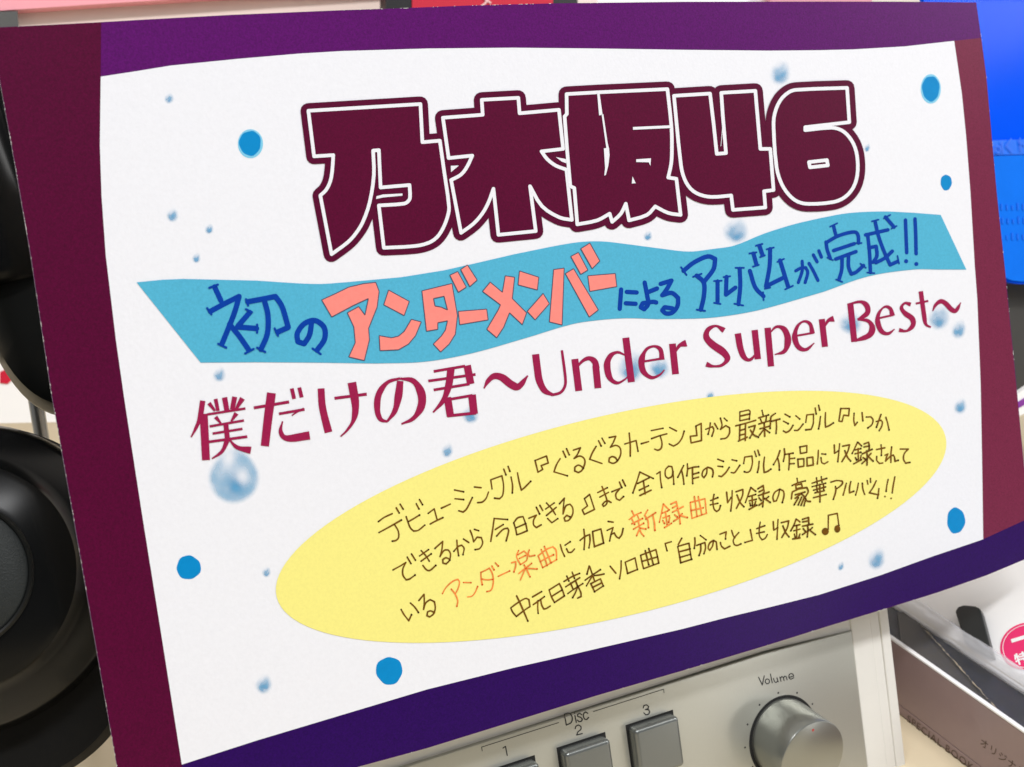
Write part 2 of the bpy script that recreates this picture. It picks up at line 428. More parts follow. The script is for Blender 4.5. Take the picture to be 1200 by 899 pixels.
def dot(x, y, rx, ry, rim=None):
    P = Print(H2)
    if rim: P.disc(x + rim[0], y + rim[1], rx * 1.02, 1, 28, ry * 1.03); P.up(1e-5); rx *= 0.88; ry *= 0.88
    n = 30; w = [1 + 0.03 * math.sin(3 * t / n * 6.283 + x) + 0.02 * math.sin(7 * t / n * 6.283 + y) for t in range(n)]
    v = [S(x, y, P.h)] + [S(x + rx * w[k] * math.cos(k * 2 * math.pi / n), y + ry * w[k] * math.sin(k * 2 * math.pi / n), P.h) for k in range(n)]
    P.add(v, [(0, 1 + (k + 1) % n, 1 + k) for k in range(n)], 0)
    P.build('round_dot', [m_dot, m_dotrim], panel)
dot(293, 168, 14.5, 16.5, (0.4, 0.6)); dot(221, 665, 14.2, 14); dot(456, 786, 15.5, 16.2); dot(1090.5, 104, 11.6, 16.8, (0, 0.3))
dot(1108.5, 214, 6.6, 9.2); dot(1120, 610, 10.6, 15.2)

# ---- logo
LOGO = [
 ('R1', '72 172 522 145 530 298 600 292 618 420 637 560 630 600 612 645 588 680 555 702 500 715 375 722 355 552 455 545 472 536 480 520 478 470 '
        '362 480 355 330 332 332 335 430 318 540 290 620 262 665 230 700 165 748 120 512 143 490 160 455 168 410 172 350 95 355', [], ''),
 ('R1', '612 200 772 188 768 128 915 120 920 182 1078 168 1095 325 1008 335 1030 365 1065 392 1108 408 1130 610 1080 600 1010 555 962 475 985 655 835 670 '
        '815 485 795 540 770 585 735 625 685 662 645 450 685 428 710 395 730 352 635 362', [], ''),
 ('R2', '-23 105 100 98 382 85 398 235 400 330 397 385 385 440 418 445 435 590 385 582 333 556 300 590 228 612 215 545 195 585 160 618 150 585 '
        '100 612 20 628 8 482 -8 475 -20 340 -31 195 -22 185', [],
        '243 243 395 236:11'),
 ('R2', '408 112 553 103 568 230 580 345 617 342 605 200 598 100 735 92 755 325 795 325 808 490 770 495 775 560 645 570 638 512 560 518 510 508 475 485 '
        '450 445 436 390', [], '603 230 596 315:2'),
 ('R2', '900 88 870 97 835 130 812 185 808 240 820 400 840 465 870 510 905 537 950 546 1050 538 1095 518 1128 480 1144 430 1145 370 1135 320 '
        '1112 278 1080 250 1040 240 935 250 935 238 1112 218 1103 80', ['950 378 1022 370 1026 391 954 399'], ''),
]
POLY2 = {2: ['99 100 108 97 121 188 107 191', '117 186 124 186 141 300 147 325 149 350 144 392 134 430 128 432 131 400 126 323 136 322', '256 367 315 363 313 393 306 379 256 378', '241 436 254 463 238 464']}
SLIV = [['346 515 372 508 450 504 450 512 372 520 344 526'], ['644 393 676 392 645 418', '1066 358 1108 366 1112 384 1090 376'], [], [], []]
ORG = {'R1': (340, 80, 3.4286), 'R2': (670, 80, 3.4286)}
for ci, (org, outl, holes, extra) in enumerate(LOGO):
    ox, oy, k = ORG[org]
    P = Print(H3)
    loops = [soften(poly(outl, ox, oy, k))] + [poly(h, ox, oy, k) for h in holes]
    for layer, (wd, mi) in enumerate(((18.2, 0), (4.1, 1))):
        base = H3 + layer * 1.1e-4 + ci * 2.0e-5
        for li, lp in enumerate(loops):
            if li and layer == 0: continue
            n = len(lp)
            for i in range(n):
                P.h = base + i * 3.6e-7 + li * 1e-7 * 5
                P.ribbon([lp[i], lp[(i + 1) % n]], [wd], mi, cap=False)
                P.h = base + i * 3.6e-7 + 1.8e-7 + li * 5e-7; P.disc(*lp[i], wd / 2, mi, 14)
    v, f = ngon_px(loops[0], H3 + 1.05e-4 + ci * 8e-7, [l for l in loops[1:]]); P.add(v, f, 0)
    if extra:
        for st in extra.split('/'):
            a, w = st.split(':')
            P.h = H3 + 2.4e-4 + len(P.v) * 1e-8
            P.ribbon(smooth_open(poly(a, ox, oy, k)), [float(w) / k], 1, cap=False)
    if holes:
        for h in loops[1:]:
            v, f = ngon_px(h, H3 + 1.0e-4); P.add(v, f, 0)
    for w_ in POLY2.get(ci, []):
        v, f = ngon_px(poly(w_, ox, oy, k), H3 + 2.45e-4 + len(P.v) * 1e-8); P.add(v, f, 1)
    for w_ in SLIV[ci]:
        v, f = ngon_px(poly(w_, *ORG['R1']), H3 + 1.0e-4); P.add(v, f, 1)
    P.build('logo_character', [m_logo, m_paper], panel)

# ---- light blue banner
BAN = poly('160 331 190 328 215 327 300 329 370 333 405 331 437 328 470 325 520 317 560 308 603 298 670 285 703 283 740 287 770 291 807 295 835 292 860 288 '
           '895 274 930 263 960 256 993 250 1035 248 1070 249.5 1102 252 1132 316 1100 316 1070 316 1017 324 965 342 895 362 860 369 825 373 770 374 735 373 703 375 '
           '670 380 620 395 553 414 497 424 440 426 370 425 300 424.5 235 425')
v, f = ngon_px(soften(BAN, 5), H3)
banner = link('banner', v, f, m_ribbon, card); banner['label'] = 'wavy light blue banner under the big title'

ORIG = {'a': (150, 300, 4.0), 'b': (580, 320, 4.2857), 'c': (720, 230, 2.857), 'd': (900, 225, 4.0), 'e': (200, 380, 2.857), 'f': (820, 310, 3.75),
        'A': (430, 550, 8), 'B': (560, 510, 8), 'C': (690, 480, 8), 'D': (820, 450, 8), 'E': (940, 450, 8), 'F': (450, 620, 8), 'G': (560, 590, 8),
        'H': (690, 560, 8), 'I': (820, 540, 8), 'J': (920, 540, 8), 'K': (590, 640, 8), 'L': (710, 630, 8)}
def char(spec, h, material, parent, name='character', cap=True, pen=None):
    """spec: 'crop width stroke/stroke' ; a stroke may end in ':w w w' (its own widths) ; '=' before a stroke = thin serif bar"""
    org, wd, rest = spec.split(' ', 2)
    ox, oy, k = ORIG[org]; wd = float(wd)
    P = Print(h); P.pen = pen
    for st in rest.split('/'):
        st = st.strip(); w = [wd / k]
        if st.startswith('='): st = st[1:]; w = [wd * 0.42 / k]
        if ':' in st:
            st, ws = st.split(':'); w = [x / k for x in nums(ws)]
        p = poly(st, ox, oy, k)
        P.stroke(p, w, 0, cap)
    return P.build(name, material, parent)
BLUE = [
 'a 25 405 145 435 210/385 260 450 225 520 190 495 275 440 412/475 320 520 375 565 440/570 265 515 328/512 333 602 340/560 215 625 203 690 190 722 240 750 335 700 357/640 215 655 280 652 365 622 438/=380 150 420 135/=370 245 390 274/=422 412 460 430/=548 457 588 436/=604 322 604 360/=604 430 642 450/=552 203 562 232/=552 250 580 264/=686 340 702 374',
 'a 25 860 310 850 370 825 412 795 402 793 362 825 318 875 303 918 335 920 390 885 442/=864 434 902 460',
 'b 22 632 83 625 180/660 95 710 98/655 152 705 155',
 'b 22 750 48 762 110 768 155 748 182 730 172 740 152 790 145 808 148/762 98 812 78',
 'b 22 830 55 885 38 862 80 838 112 885 100 918 125 915 165 890 198 858 203 838 188 850 172 890 178',
 'c 15 230 250 265 222 310 202 336 210 330 245 300 285/274 266 298 290 298 335 288 380/=222 238 240 264/=262 270 290 260/=274 380 302 384',
 'c 14 344 285 344 356/374 270 372 330 404 306/=332 284 358 283/=332 357 354 361/=364 271 386 268',
 'c 14 418 243 420 300 414 362/452 250 470 305 498 335/464 192 474 228/484 166 494 196/=404 240 432 240/=400 360 430 366/=496 322 498 348/=450 192 474 188/=462 236 482 230/=472 166 494 160/=486 204 502 198',
 'c 14 520 177 518 235 506 302 530 290 566 272/553 215 580 302/=508 178 532 172/=544 220 566 210/=570 312 596 300/=502 310 520 306',
 'd 15 128 370 150 358 175 355 184 380 172 425/158 325 158 370 140 425/190 335 210 370 232 415/210 295 228 328/236 276 248 306',
 'd 17 305 160 315 200/270 235 275 270 290 312/270 238 330 205 400 188 420 205 422 240/305 275 402 243/315 315 410 280/345 312 343 365 330 412/375 300 375 350 388 385 412 375 445 345/=288 163 322 147/=275 308 302 320/=410 240 436 240/=316 410 346 422/=430 336 456 356',
 'd 17 455 202 560 178/465 200 474 290 478 378/470 262 505 255 508 300 490 330/500 140 515 205 540 275 570 342 605 326/580 278 545 310 503 332/548 118 588 165/=484 138 516 130/=462 378 496 381/=604 300 612 336/=540 124 570 108/=576 172 600 160',
 'd 17 642 132 645 210 648 285/645 325 645.5 325.5',
 'd 17 687 127 690 200 692 290/693 338 693.5 338.5',
]
for s in BLUE: char(s, H4, m_blueink, banner)
PINK = [
 ['20 245 70 222 115 200 165 188 210 183 222 215 215 270 185 345 188 385 170 458 115 445 138 395 133 340 110 290 150 268 172 298 184 240 130 265 55 305'],
 ['255 210 328 250 310 300 238 262', '335 313 370 322 350 370 325 400 290 420 225 423 222 370 265 378 290 372 310 355'],
 ['372 213 478 187 497 300 490 365 468 400 438 428 412 400 440 372 455 350 462 318 428 325 428 348 388 355|413 240 450 232 462 280 440 270 418 266', '470 158 498 145 528 200 500 218', '508 138 532 122 566 175 540 198'],
 ['500 285 600 277 605 315 505 332'],
 ['612 182 655 218 665 160 698 165 690 240 740 290 725 332 680 290 660 340 635 378 600 348 640 280 648 262 585 215'],
 ['715 143 783 165 778 210 710 192', '798 222 820 258 770 315 742 285'],
 ['835 138 872 133 868 250 865 333 820 322', '905 135 992 280 960 305 876 152', '895 92 922 78 955 140 930 155', '930 65 962 45 997 108 970 135'],
 ['955 160 1052 152 1057 198 962 215'],
]
for ch in PINK:
    P = Print(H4)
    for s in ch:
        lp = [poly(q, 370, 270, 3.0) for q in s.split('|')]
        v, f = ngon_px(lp[0], P.h, lp[1:]); P.add(v, f, 0); P.up(1e-5)
        for l in lp:
            for i in range(len(l)):
                P.ribbon([l[i], l[(i + 1) % len(l)]], [1.0], 1, cap=False)
    P.build('character', [m_pink, m_line], banner)['label'] = 'coral character outlined in fine black'

# ---- crimson subtitle
SUB = [
 'e 10 107 256 98 312 84 348 68 378:18 18 12 5/110 300 118 455:27 27/150 250 158 290:13 12/180 245 188 290:18 17/214 243 206 285:17 16/128 264 148 290:14 8/240 248 216 288:18 8/122 302 250 282:8 8/150 310 168 332:14 6/220 298 202 325:16 6/130 342 245 322:8 8/140 366 240 350:8 8/125 394 256 376:9 9/184 330 190 388:17 17/190 385 172 425 138 450:17 12 5/195 385 222 412 268 422:6 14 24',
 'e 10 278 280 396 260:10 10/337 230 325 320 315 408:30 28/405 215 413 250:13 13/430 212 438 245:13 13/362 300 448 285:9 9/446 284 425 292 405 306:10 6 4/374 325 368 360 390 382 465 372:5 16 26 28',
 'e 10 503 215 508 280 528 362:23 24 26/548 248 656 234:10 10/606 195 618 270 612 320 590 355 568 376:29 28 22 10 5',
 'e 10 768 190 762 240 750 290 725 325:22 26 18 8/726 326 702 318 691 285 696 235 725 195 768 181:8 18 22 20 12 8/768 182 812 190 838 230 838 275 812 315 772 334:8 18 28 26 14 6',
 'e 10 880 158 985 140:9 9/992 138 1004 200:25 25/862 190 1020 168:9 9/880 220 1000 200:9 9/938 148 930 205 912 255 878 295:25 24 16 6/926 245 936 308:25 25/930 252 1010 238:9 9/1008 236 1015 300:26 26/925 307 1022 297:10 10',
 'e 10 1048 215 1062 190 1082 174 1108 178 1140 202 1165 208 1195 172:5 16 22 26 26 18 5',
 'b 10 203 408 212 480 222 540 248 590 290 612:36 36 36 32 16/288 612 328 600 350 568 352 520 335 388:14 14 14 14 12',
 'b 10 400 432 420 592:35 35/408 480 435 445 470 428 500 445 508 480:6 14 20 30 34/505 465 516 578:34 34',
 'b 10 656 325 684 548:35 35/652 412 615 398 580 415 562 460 575 525 612 552 650 535 670 515:8 14 26 34 32 20 10 6',
 'b 10 735 446 846 428:11 11/838 436 830 385 798 368 758 385 735 440 745 495 785 525 825 512 850 486:26 22 12 16 32 30 20 12 6',
 'b 10 890 355 906 508:34 34/905 400 925 365 960 352:6 18 34',
 'f 10 106 290 70 270 35 287 28 320 55 352 102 385 120 415 95 443 55 447 27 438:24 10 20 28 32 34 28 14 10 22',
 'f 10 166 303 178 370 196 410 222 418 250 385:28 28 26 14 4/240 288 254 416:28 28',
 'f 10 297 278 312 448:28 28/304 305 335 274 370 285 386 330 372 380 328 396:5 12 26 30 18 5',
 'f 10 420 314 500 300:9 9/494 304 484 262 456 250 428 272 416 318 432 362 466 374 502 345:22 16 9 16 26 22 14 5',
 'f 10 535 240 549 362:27 27/548 275 563 247 588 238:5 14 26',
 'f 10 660 170 678 340:27 27/655 174 705 164 733 182 734 215 692 242:8 12 24 22 8/692 242 738 248 757 278 742 312 680 336:8 16 28 22 10',
 'f 10 786 236 850 222:9 9/846 226 836 194 812 186 788 210 780 248 796 292 826 304 855 284:22 16 8 16 24 22 14 5',
 'f 10 926 176 900 170 885 190 900 214 932 238 935 268 908 292 874 288:18 10 18 24 24 20 10 18',
 'f 10 970 118 984 220 992 262 1014 276:20 20 20 9/948 172 1003 160:9 9',
 'f 10 1022 205 1035 178 1058 162 1080 172 1105 198 1125 202 1146 167:5 14 20 22 22 16 4',
]
for s in SUB: char(s, H3, m_crimson, panel, cap=False)

# ---- yellow oval: ellipse fitted through points read off its rim
EP = [(319, 690), (1107, 517), (820, 467.5), (970, 458), (1020, 462), (1090, 486), (1070, 579), (950, 652), (590, 748), (740, 721),
      (430, 584), (505, 550), (560, 530), (620, 510), (520, 752), (1007, 622), (370, 734), (880, 679)]
import numpy as np
A_ = np.array([[((x - 700) / 400) ** 2, (x - 700) * (y - 600) / 160000, ((y - 600) / 400) ** 2, (x - 700) / 400, (y - 600) / 400] for x, y in EP])
q = np.linalg.lstsq(A_, np.ones(len(EP)), rcond=None)[0]
Q = np.array([[q[0], q[1] / 2], [q[1] / 2, q[2]]]); cen = np.linalg.solve(-2 * Q, [q[3], q[4]])
kk = 1 + cen @ Q @ cen
ev, evec = np.linalg.eigh(Q)
ov = []
for i in range(120):
    t = 2 * math.pi * i / 120
    p_ = cen + evec @ (np.array([math.cos(t) * math.sqrt(kk / ev[0]), math.sin(t) * math.sqrt(kk / ev[1])]))
    ov.append((700 + 400 * p_[0], 600 + 400 * p_[1]))
v, f = ngon_px(ov, H3)
oval = link('oval_patch', v, f, m_yellow, card); oval['label'] = 'big yellow oval with four rows of handwriting'

HAND = [
 'A 105 490 160 450 235 415/110 592 215 535 320 475/255 515 290 575 295 635 270 665 235 672/272 360 300 408/308 325 337 372',
 'A 365 443 400 540 435 578 480 570 540 522/385 490 430 465 490 428/460 322 485 370/490 283 518 330',
 'A 572 412 628 370 655 470/590 512 650 480 710 452', 'A 695 364 780 325',
 'A 818 193 903 210/822 275 903 283/858 388 900 400 935 365 985 265', 'A 1005 165 1067 172/1035 312 1080 305 1115 270 1137 212',
 'B 130 503 118 418 222 380 238 470 230 560 200 595 155 590/240 318 260 370/280 292 297 338',
 'B 308 392 322 470 320 540/368 352 385 440 405 515 440 485 492 432', 'B 533 237 640 195 657 260 590 285 605 320 560 347 533 237',
 'B 768 220 735 275 710 343 835 380/795 150 820 205/828 127 853 183',
 'B 892 140 958 118 930 180 898 218 950 195 990 215 1000 260 975 325 940 350 905 335 905 300 935 280 965 290 985 310',
 'B 1105 105 1070 165 1045 225 1160 265/1128 52 1152 100/1160 28 1187 75',
 'C 188 262 250 250 225 310 198 352 250 335 290 360 295 420 265 480 225 503 185 490 188 455 215 440 245 450 262 475',
 'C 335 322 440 290 458 390/375 220 385 335 385 435', 'C 488 320 558 300', 'C 582 197 692 175/585 272 660 245 728 227/665 245 682 310 675 360 645 380 612 370',
 'C 755 168 818 200/750 322 790 342 835 315 870 265 890 203', 'C 1000 155 1050 130 1053 290 955 312 948 250 1010 243 1000 155',
 'D 52 425 115 400 128 430 110 490/95 365 90 410 75 470/135 370 165 420', 'D 225 320 252 345/190 320 205 385 190 425 240 390 275 410 275 460 245 505 195 515',
 'D 372 262 455 243 468 262 460 330/372 262 372 345/378 300 460 282/372 345 462 325/333 392 420 370 520 340/372 385 368 528/372 435 420 422/370 480 420 468/358 535 440 498/425 378 422 530/455 405 515 388 500 440 465 505/470 430 500 475 545 498',
 'D 580 248 590 290/548 318 640 290/565 330 580 365/622 300 615 350/550 375 650 345/560 420 650 395/600 370 605 490/600 420 555 480/610 425 650 455/705 275 665 305 660 340 655 415/665 350 745 328/712 340 715 400 710 462',
 'D 795 283 840 308/780 348 825 372/780 440 805 455 840 435 870 388', 'D 897 298 933 328/885 435 920 430 965 375',
 'D 990 360 1000 290 1062 283 1060 370 1040 425 990 430/1078 225 1087 280/1110 200 1120 245',
 'E 168 305 160 370 150 420/215 268 212 340 215 405 250 390 288 365', 'E 358 230 438 230 432 298 385 292 370 352 340 348 358 230',
 'E 483 275 480 340 490 390 512 360/557 268 565 345', 'E 597 310 640 308 660 335 650 380 612 412',
 'E 690 352 735 340 748 360 740 400 718 437/735 285 715 340 692 405/780 312 795 360 810 430',
 # row 2
 'F 82 382 150 345 203 312 175 370 175 430 205 475 240 465 288 430/215 262 250 322/255 232 292 290',
 'F 330 252 415 192/345 300 440 232/345 200 390 250 422 300/362 340 395 380 430 385 482 340',
 'F 475 180 548 115 540 190 522 258 560 200 600 195 620 230 612 290 580 325 550 318 548 285 575 268 600 275 615 290',
 'F 652 208 690 165 725 150 748 180 738 238/680 103 685 170 697 248/742 92 792 125',
 'A 1005 562 1045 575/965 572 985 625 998 678 1030 635 1070 640 1082 690 1055 740 1012 752',
 'G 150 140 135 250 118 355/150 140 275 150/160 243 235 197/172 305 230 245 275 230 285 260 262 350',
 'G 333 180 350 235 362 292/333 180 370 135 420 122 445 190 460 255/360 225 445 188/362 292 400 280 458 255',
 'G 475 138 545 110 520 155 520 200 545 225 590 200/545 35 575 97/578 17 605 65',
 'B 632 692 712 635/640 752 732 675/640 635 690 690 725 745/650 780 690 820 745 782',
 'B 762 642 808 590 800 660 795 738 820 665 860 645 885 680 885 740 850 795 815 805 805 775 830 750 860 765',
 'B 995 595 1045 555 1090 695 995 742 975 700 1025 662 995 595',
 'H 80 138 170 92/100 180 182 135/120 80 150 155 168 220 158 250 135 268 125 250 145 225 175 215 205 230',
 'H 213 130 290 98 250 150 255 195 285 210 322 175/283 38 305 90/313 20 340 75',
 'C 475 585 445 680 410 780/475 585 600 645/455 692 530 655 560 640/470 755 555 713/475 805 580 755/508 670 525 790',
 'C 633 603 665 582 668 650 680 730', 'C 785 580 775 535 745 530 715 565 715 620 740 645 775 625 785 580/785 580 790 640 793 698',
 'C 885 525 860 575 830 635/868 575 880 630 888 698/920 508 922 560 915 620/925 555 975 540 1025 535/968 545 968 620 970 692/975 605 1025 590/975 645 1025 632',
 'C 1105 545 1100 600 1075 638 1058 615 1070 570 1110 540 1150 555 1162 590 1155 630',
 'D 165 705 218 725/165 770 210 775/175 862 200 868 240 830 272 782', 'D 298 710 342 720/292 830 325 828 372 762',
 'D 408 745 418 685 485 675 490 740 470 810 440 828 415 822/510 630 525 678/540 620 555 665',
 'D 553 725 548 780 537 828/603 685 595 760 600 830 630 820 662 798',
 'D 748 625 725 690 688 755/728 700 740 750 742 805/788 608 792 660 780 725/795 660 870 648/835 660 835 730 830 805/840 700 885 695/838 748 880 745',
 'D 935 590 1000 578 1000 640 940 652 935 590/915 705 972 700 972 770 920 778 915 705/1000 692 1055 685 1060 758 1002 768 1000 692',
 'E 148 622 145 690 138 750/180 655 215 658/172 690 180 735 205 748 238 728',
 'E 297 572 300 650 335 628/347 560 340 640 330 728/375 583 440 570 420 640 368 728/395 625 420 685 450 722',
 'E 515 545 490 600 465 650/520 548 552 580/492 618 545 605/490 655 545 640/520 605 522 720/495 690 505 710/548 670 540 710/478 748 550 710/575 562 618 545 625 580 622 615/575 590 622 580/558 655 650 612/600 625 605 690 602 760/565 690 590 705/555 745 600 705/640 650 615 675/605 670 660 722',
 'E 692 615 770 598/735 570 740 620 738 668/695 680 695 715 720 745 752 740',
 'E 835 590 828 660 828 735/772 668 800 655 785 690 778 722 820 680 850 665 862 690 865 725 895 715', 'E 915 610 990 610 955 650 945 700 965 742 1005 735',
 # row 3
 'F 158 752 185 800 230 858 255 802/245 692 285 730 320 780',
 'F 325 668 373 610 375 680 368 752 390 690 430 660 470 680 478 740 460 795 425 822 400 810 405 775 435 765 470 782',
 'G 770 385 785 440 810 495/815 390 862 358/828 425 845 458 875 455 903 425',
 'G 955 345 1000 310 1045 290 1048 350 1038 415/990 242 998 330 992 430/1072 262 1080 340 1090 403/1072 262 1150 238 1162 300 1175 370/1090 403 1175 370',
 'H 178 408 225 415/168 492 225 465 205 530 192 590/205 530 235 515 255 550 280 565 305 530 318 475',
 'I 130 315 120 380 130 450 155 475 180 455 190 420/98 372 165 345/95 412 165 398',
 'I 248 295 258 392 290 345/300 280 298 370 287 470/335 290 400 268 395 330 340 445/345 320 375 390 410 430',
 'I 475 250 450 320 425 390/475 250 520 285/455 335 520 315/460 375 525 360/487 330 490 420/465 395 472 420/520 380 510 415/458 455 530 415/540 262 590 232 600 290/552 290 596 268/545 325 645 292/590 300 590 370 585 430/550 345 570 370/550 415 590 385/640 335 615 355/600 350 655 388',
 'I 745 268 735 320 715 375 690 380 682 340 700 295 745 265 780 285 785 330 770 390',
 'J 108 165 115 205/62 232 120 205 185 188/95 230 150 215 158 248 100 262 95 230/65 290 60 310 55 355/65 290 130 262 200 250 212 290 190 330/90 318 180 292/150 305 90 350/120 345 80 412/150 340 118 412/175 340 145 415/150 310 185 350 172 420/185 350 200 375 232 380',
 'J 248 210 385 165/290 160 298 215/335 150 342 200/250 242 375 210/262 275 375 245/290 230 298 290/355 215 358 275/275 300 365 280/262 345 380 315/320 220 322 300 322 385',
 'J 425 200 480 185 530 190 535 210 510 240 480 260/468 240 470 290 448 360', 'J 570 210 555 270 540 322/612 195 600 250 600 300 640 285',
 'J 683 210 672 270 657 320/720 210 725 265 742 315/765 185 772 220/795 165 797 200', 'J 850 188 820 250 785 300 870 318/875 260 870 310 862 350',
 'J 962 175 950 230 943 285/932 335 932.5 336', 'J 1025 150 1010 230 1000 300/990 352 990.5 353',
 # row 4
 'K 65 578 85 620 118 658/65 578 130 530 200 490 235 500 245 560/118 658 185 605 245 565/120 465 160 550 225 700',
 'K 270 475 355 425/275 548 330 510 380 472/320 510 318 570 322 628/345 500 355 550 375 588 400 582 435 560',
 'K 425 410 445 470 475 527/425 410 520 350 545 400 568 465/448 470 545 410/475 527 568 465',
 'K 565 330 640 285 710 255/590 280 610 325/640 242 662 300/580 380 650 335 712 295/625 345 650 405/600 443 660 400 740 350/670 318 690 370/695 375 720 430 725 470 692 485/690 385 670 435 645 480',
 'K 800 185 780 260/805 190 830 265 852 330/762 318 830 270 905 220/838 262 775 370/850 275 890 270 938 260/815 350 850 425/815 350 905 305 932 372/850 425 932 372/832 385 918 342',
 'L 37 268 90 332/140 218 138 300 125 385', 'L 178 230 190 285 200 335/178 230 270 190 292 298/200 335 292 298',
 'L 322 165 335 230 350 290/322 165 465 112 480 175 492 238/350 290 492 238/365 122 380 180 398 252/398 102 420 170 440 250/340 220 478 180',
 'L 610 38 552 55 570 122', 'H 868 565 835 625/830 645 845 720 858 795/835 640 935 612 945 680 958 762/845 692 945 665/850 745 950 715/858 795 960 762',
 'H 990 562 992 610 985 660/1042 540 1095 580/1008 632 1085 605 1090 660 1075 710/1045 625 1045 680 1030 725',
 'I 125 752 115 800 90 838 75 815 90 770 125 745 152 760 158 830', 'I 185 688 245 665 240 700 238 732/190 765 200 800 230 825 278 800',
 'I 295 652 310 700 325 720/362 672 325 715 310 750 320 785 345 793 382 778', 'I 470 645 490 745 420 765',
 'I 563 575 555 630 555 700 580 740 610 725 630 690/530 635 605 608/528 680 600 665',
 'I 685 570 690 650 725 628/730 550 725 640 720 735/760 580 830 562 815 630 765 718/775 610 800 670 832 712',
 'I 900 545 880 600 850 655/900 545 935 572/880 610 935 598/878 655 935 640/905 605 905 720/882 685 890 715/935 685 925 715/868 732 935 722/958 548 1015 530 1018 592/960 572 1015 562/958 612 1055 592/1005 600 1010 650 1003 712/965 635 985 660/958 690 1010 655/1050 625 1030 645/1015 640 1078 690',
 'J 400 640 402 510 485 493 500 605',
]
for s in HAND:
    c, r = s.split(' ', 1); char(c + ' 15 ' + r, H4, [m_brown, m_browndk], oval, pen=random.Random(len(r)))
P = Print(H4 + 6e-5); P.disc(966.5, 622.7, 4.1, 0, 20, 4.3); P.up(); P.disc(980.6, 619.7, 3.5, 0, 20, 4.4)
P.build('character', m_brown, oval)
ORANGE = [
 'F 545 605 580 545 640 490 690 470 705 500 690 560 665 605/628 562 665 610 688 670 680 722', 'F 742 500 812 502/780 635 820 628 850 595 875 538',
 'F 905 405 908 460 918 520/905 405 950 385 985 365 1010 410 1022 470 1015 540 995 575 962 585/915 468 965 475 1015 470/1008 345 1028 380/1040 315 1068 345',
 'F 1068 442 1175 392',
 'G 378 442 360 490 372 530/372 480 430 445 455 475 455 530 400 570/372 530 395 570/385 515 440 488/312 555 352 545 350 590 335 640/478 435 468 470 480 495 530 485/380 655 430 615 500 560/430 575 455 620 485 685/440 610 395 715/450 605 550 612',
 'G 562 490 605 600/562 490 640 430 700 405 730 440 735 525/605 600 735 525/620 402 650 475 682 555/590 430 620 500 645 580/580 545 640 510 705 480',
 'H 400 310 425 360/375 390 430 350 485 325/400 385 425 435/450 345 470 395/400 430 500 380/415 480 510 425/460 400 480 500 512 545/475 470 445 540/480 470 530 478/548 300 520 350 550 400 555 465/530 385 622 325/595 345 610 420 615 490',
 'H 695 245 680 320 658 415/695 245 750 300/685 330 735 310/690 375 750 355/715 315 730 435/690 400 705 425/755 370 745 415/705 465 770 425/765 245 815 222 830 280/780 280 825 255/780 320 880 268/825 285 845 350 852 430/800 345 825 365/790 405 845 370/870 335 850 355/850 350 918 370',
 'H 948 230 955 310 965 378/948 230 1085 195 1092 260 1098 330/965 378 1098 332/985 175 1000 270 1010 360/1022 175 1040 260 1055 345/955 305 1068 280',
]
for s in ORANGE:
    c, r = s.split(' ', 1); char(c + ' 14 ' + r, H4, [m_orange, m_orangedk], oval, pen=random.Random(len(r)))['label'] = 'character written in orange pen'

# ==================================================================== PLAYER
YP = 0.012                                  # face of the silver panel behind the card (card frame)
P0 = lambda px, py, Y=YP: on_y(px, py, Y)
zr = P0(998, 740).z; xr = P0(998, 740).x
player = thing('disc_player', 'silver listening station player with three disc buttons and a volume knob, under the card', 'player',
               M @ Vector((0.10, 0.06, -0.30)))
XR = P0(1037, 714, 0.014).x; ZT = -0.1968
v, f = box_mesh('card', 0.04, XR - 0.0, 0.0155, 0.09, -0.33, -0.150)
case = bevelled(link('casing', v, f, m_case, player), 0.0015)
# raised right hand rail of the case front, with its two grooves
xa = xr + 0.0008
for a, b, y in ((xa, xa + (XR - xa) * 0.52, 0.0130), (xa + (XR - xa) * 0.5205, xa + (XR - xa) * 0.78, 0.0134), (xa + (XR - xa) * 0.7805, XR + 0.0004, 0.0131)):
    v, f = box_mesh('card', a, b, y, 0.0165, -0.33, -0.1535)
    bevelled(link('front_rail', v, f, m_case, player), 0.0004)
v, f, _ = prism([W(p) for p in ((0.04, 0.0134, -0.1535), (0.04, 0.0134, ZT + 0.0003), (0.193, 0.0134, ZT + 0.0003), (xa - 0.0002, 0.0134, zr + 0.0005), (xa - 0.0002, 0.0134, -0.1535))], W((0, -1, 0)), 0.003)
bevelled(link('front_rail', v, f, m_case, player), 0.0005)
v, f, _ = prism([W(p) for p in ((0.04, YP, -0.31), (0.04, YP, ZT), (0.193, YP, ZT - 0.0002), (xr, YP, zr), (xr, YP, -0.31))], W((0, -1, 0)), 0.003)
face = bevelled(link('front_panel', v, f, m_silver, player), 0.0003)
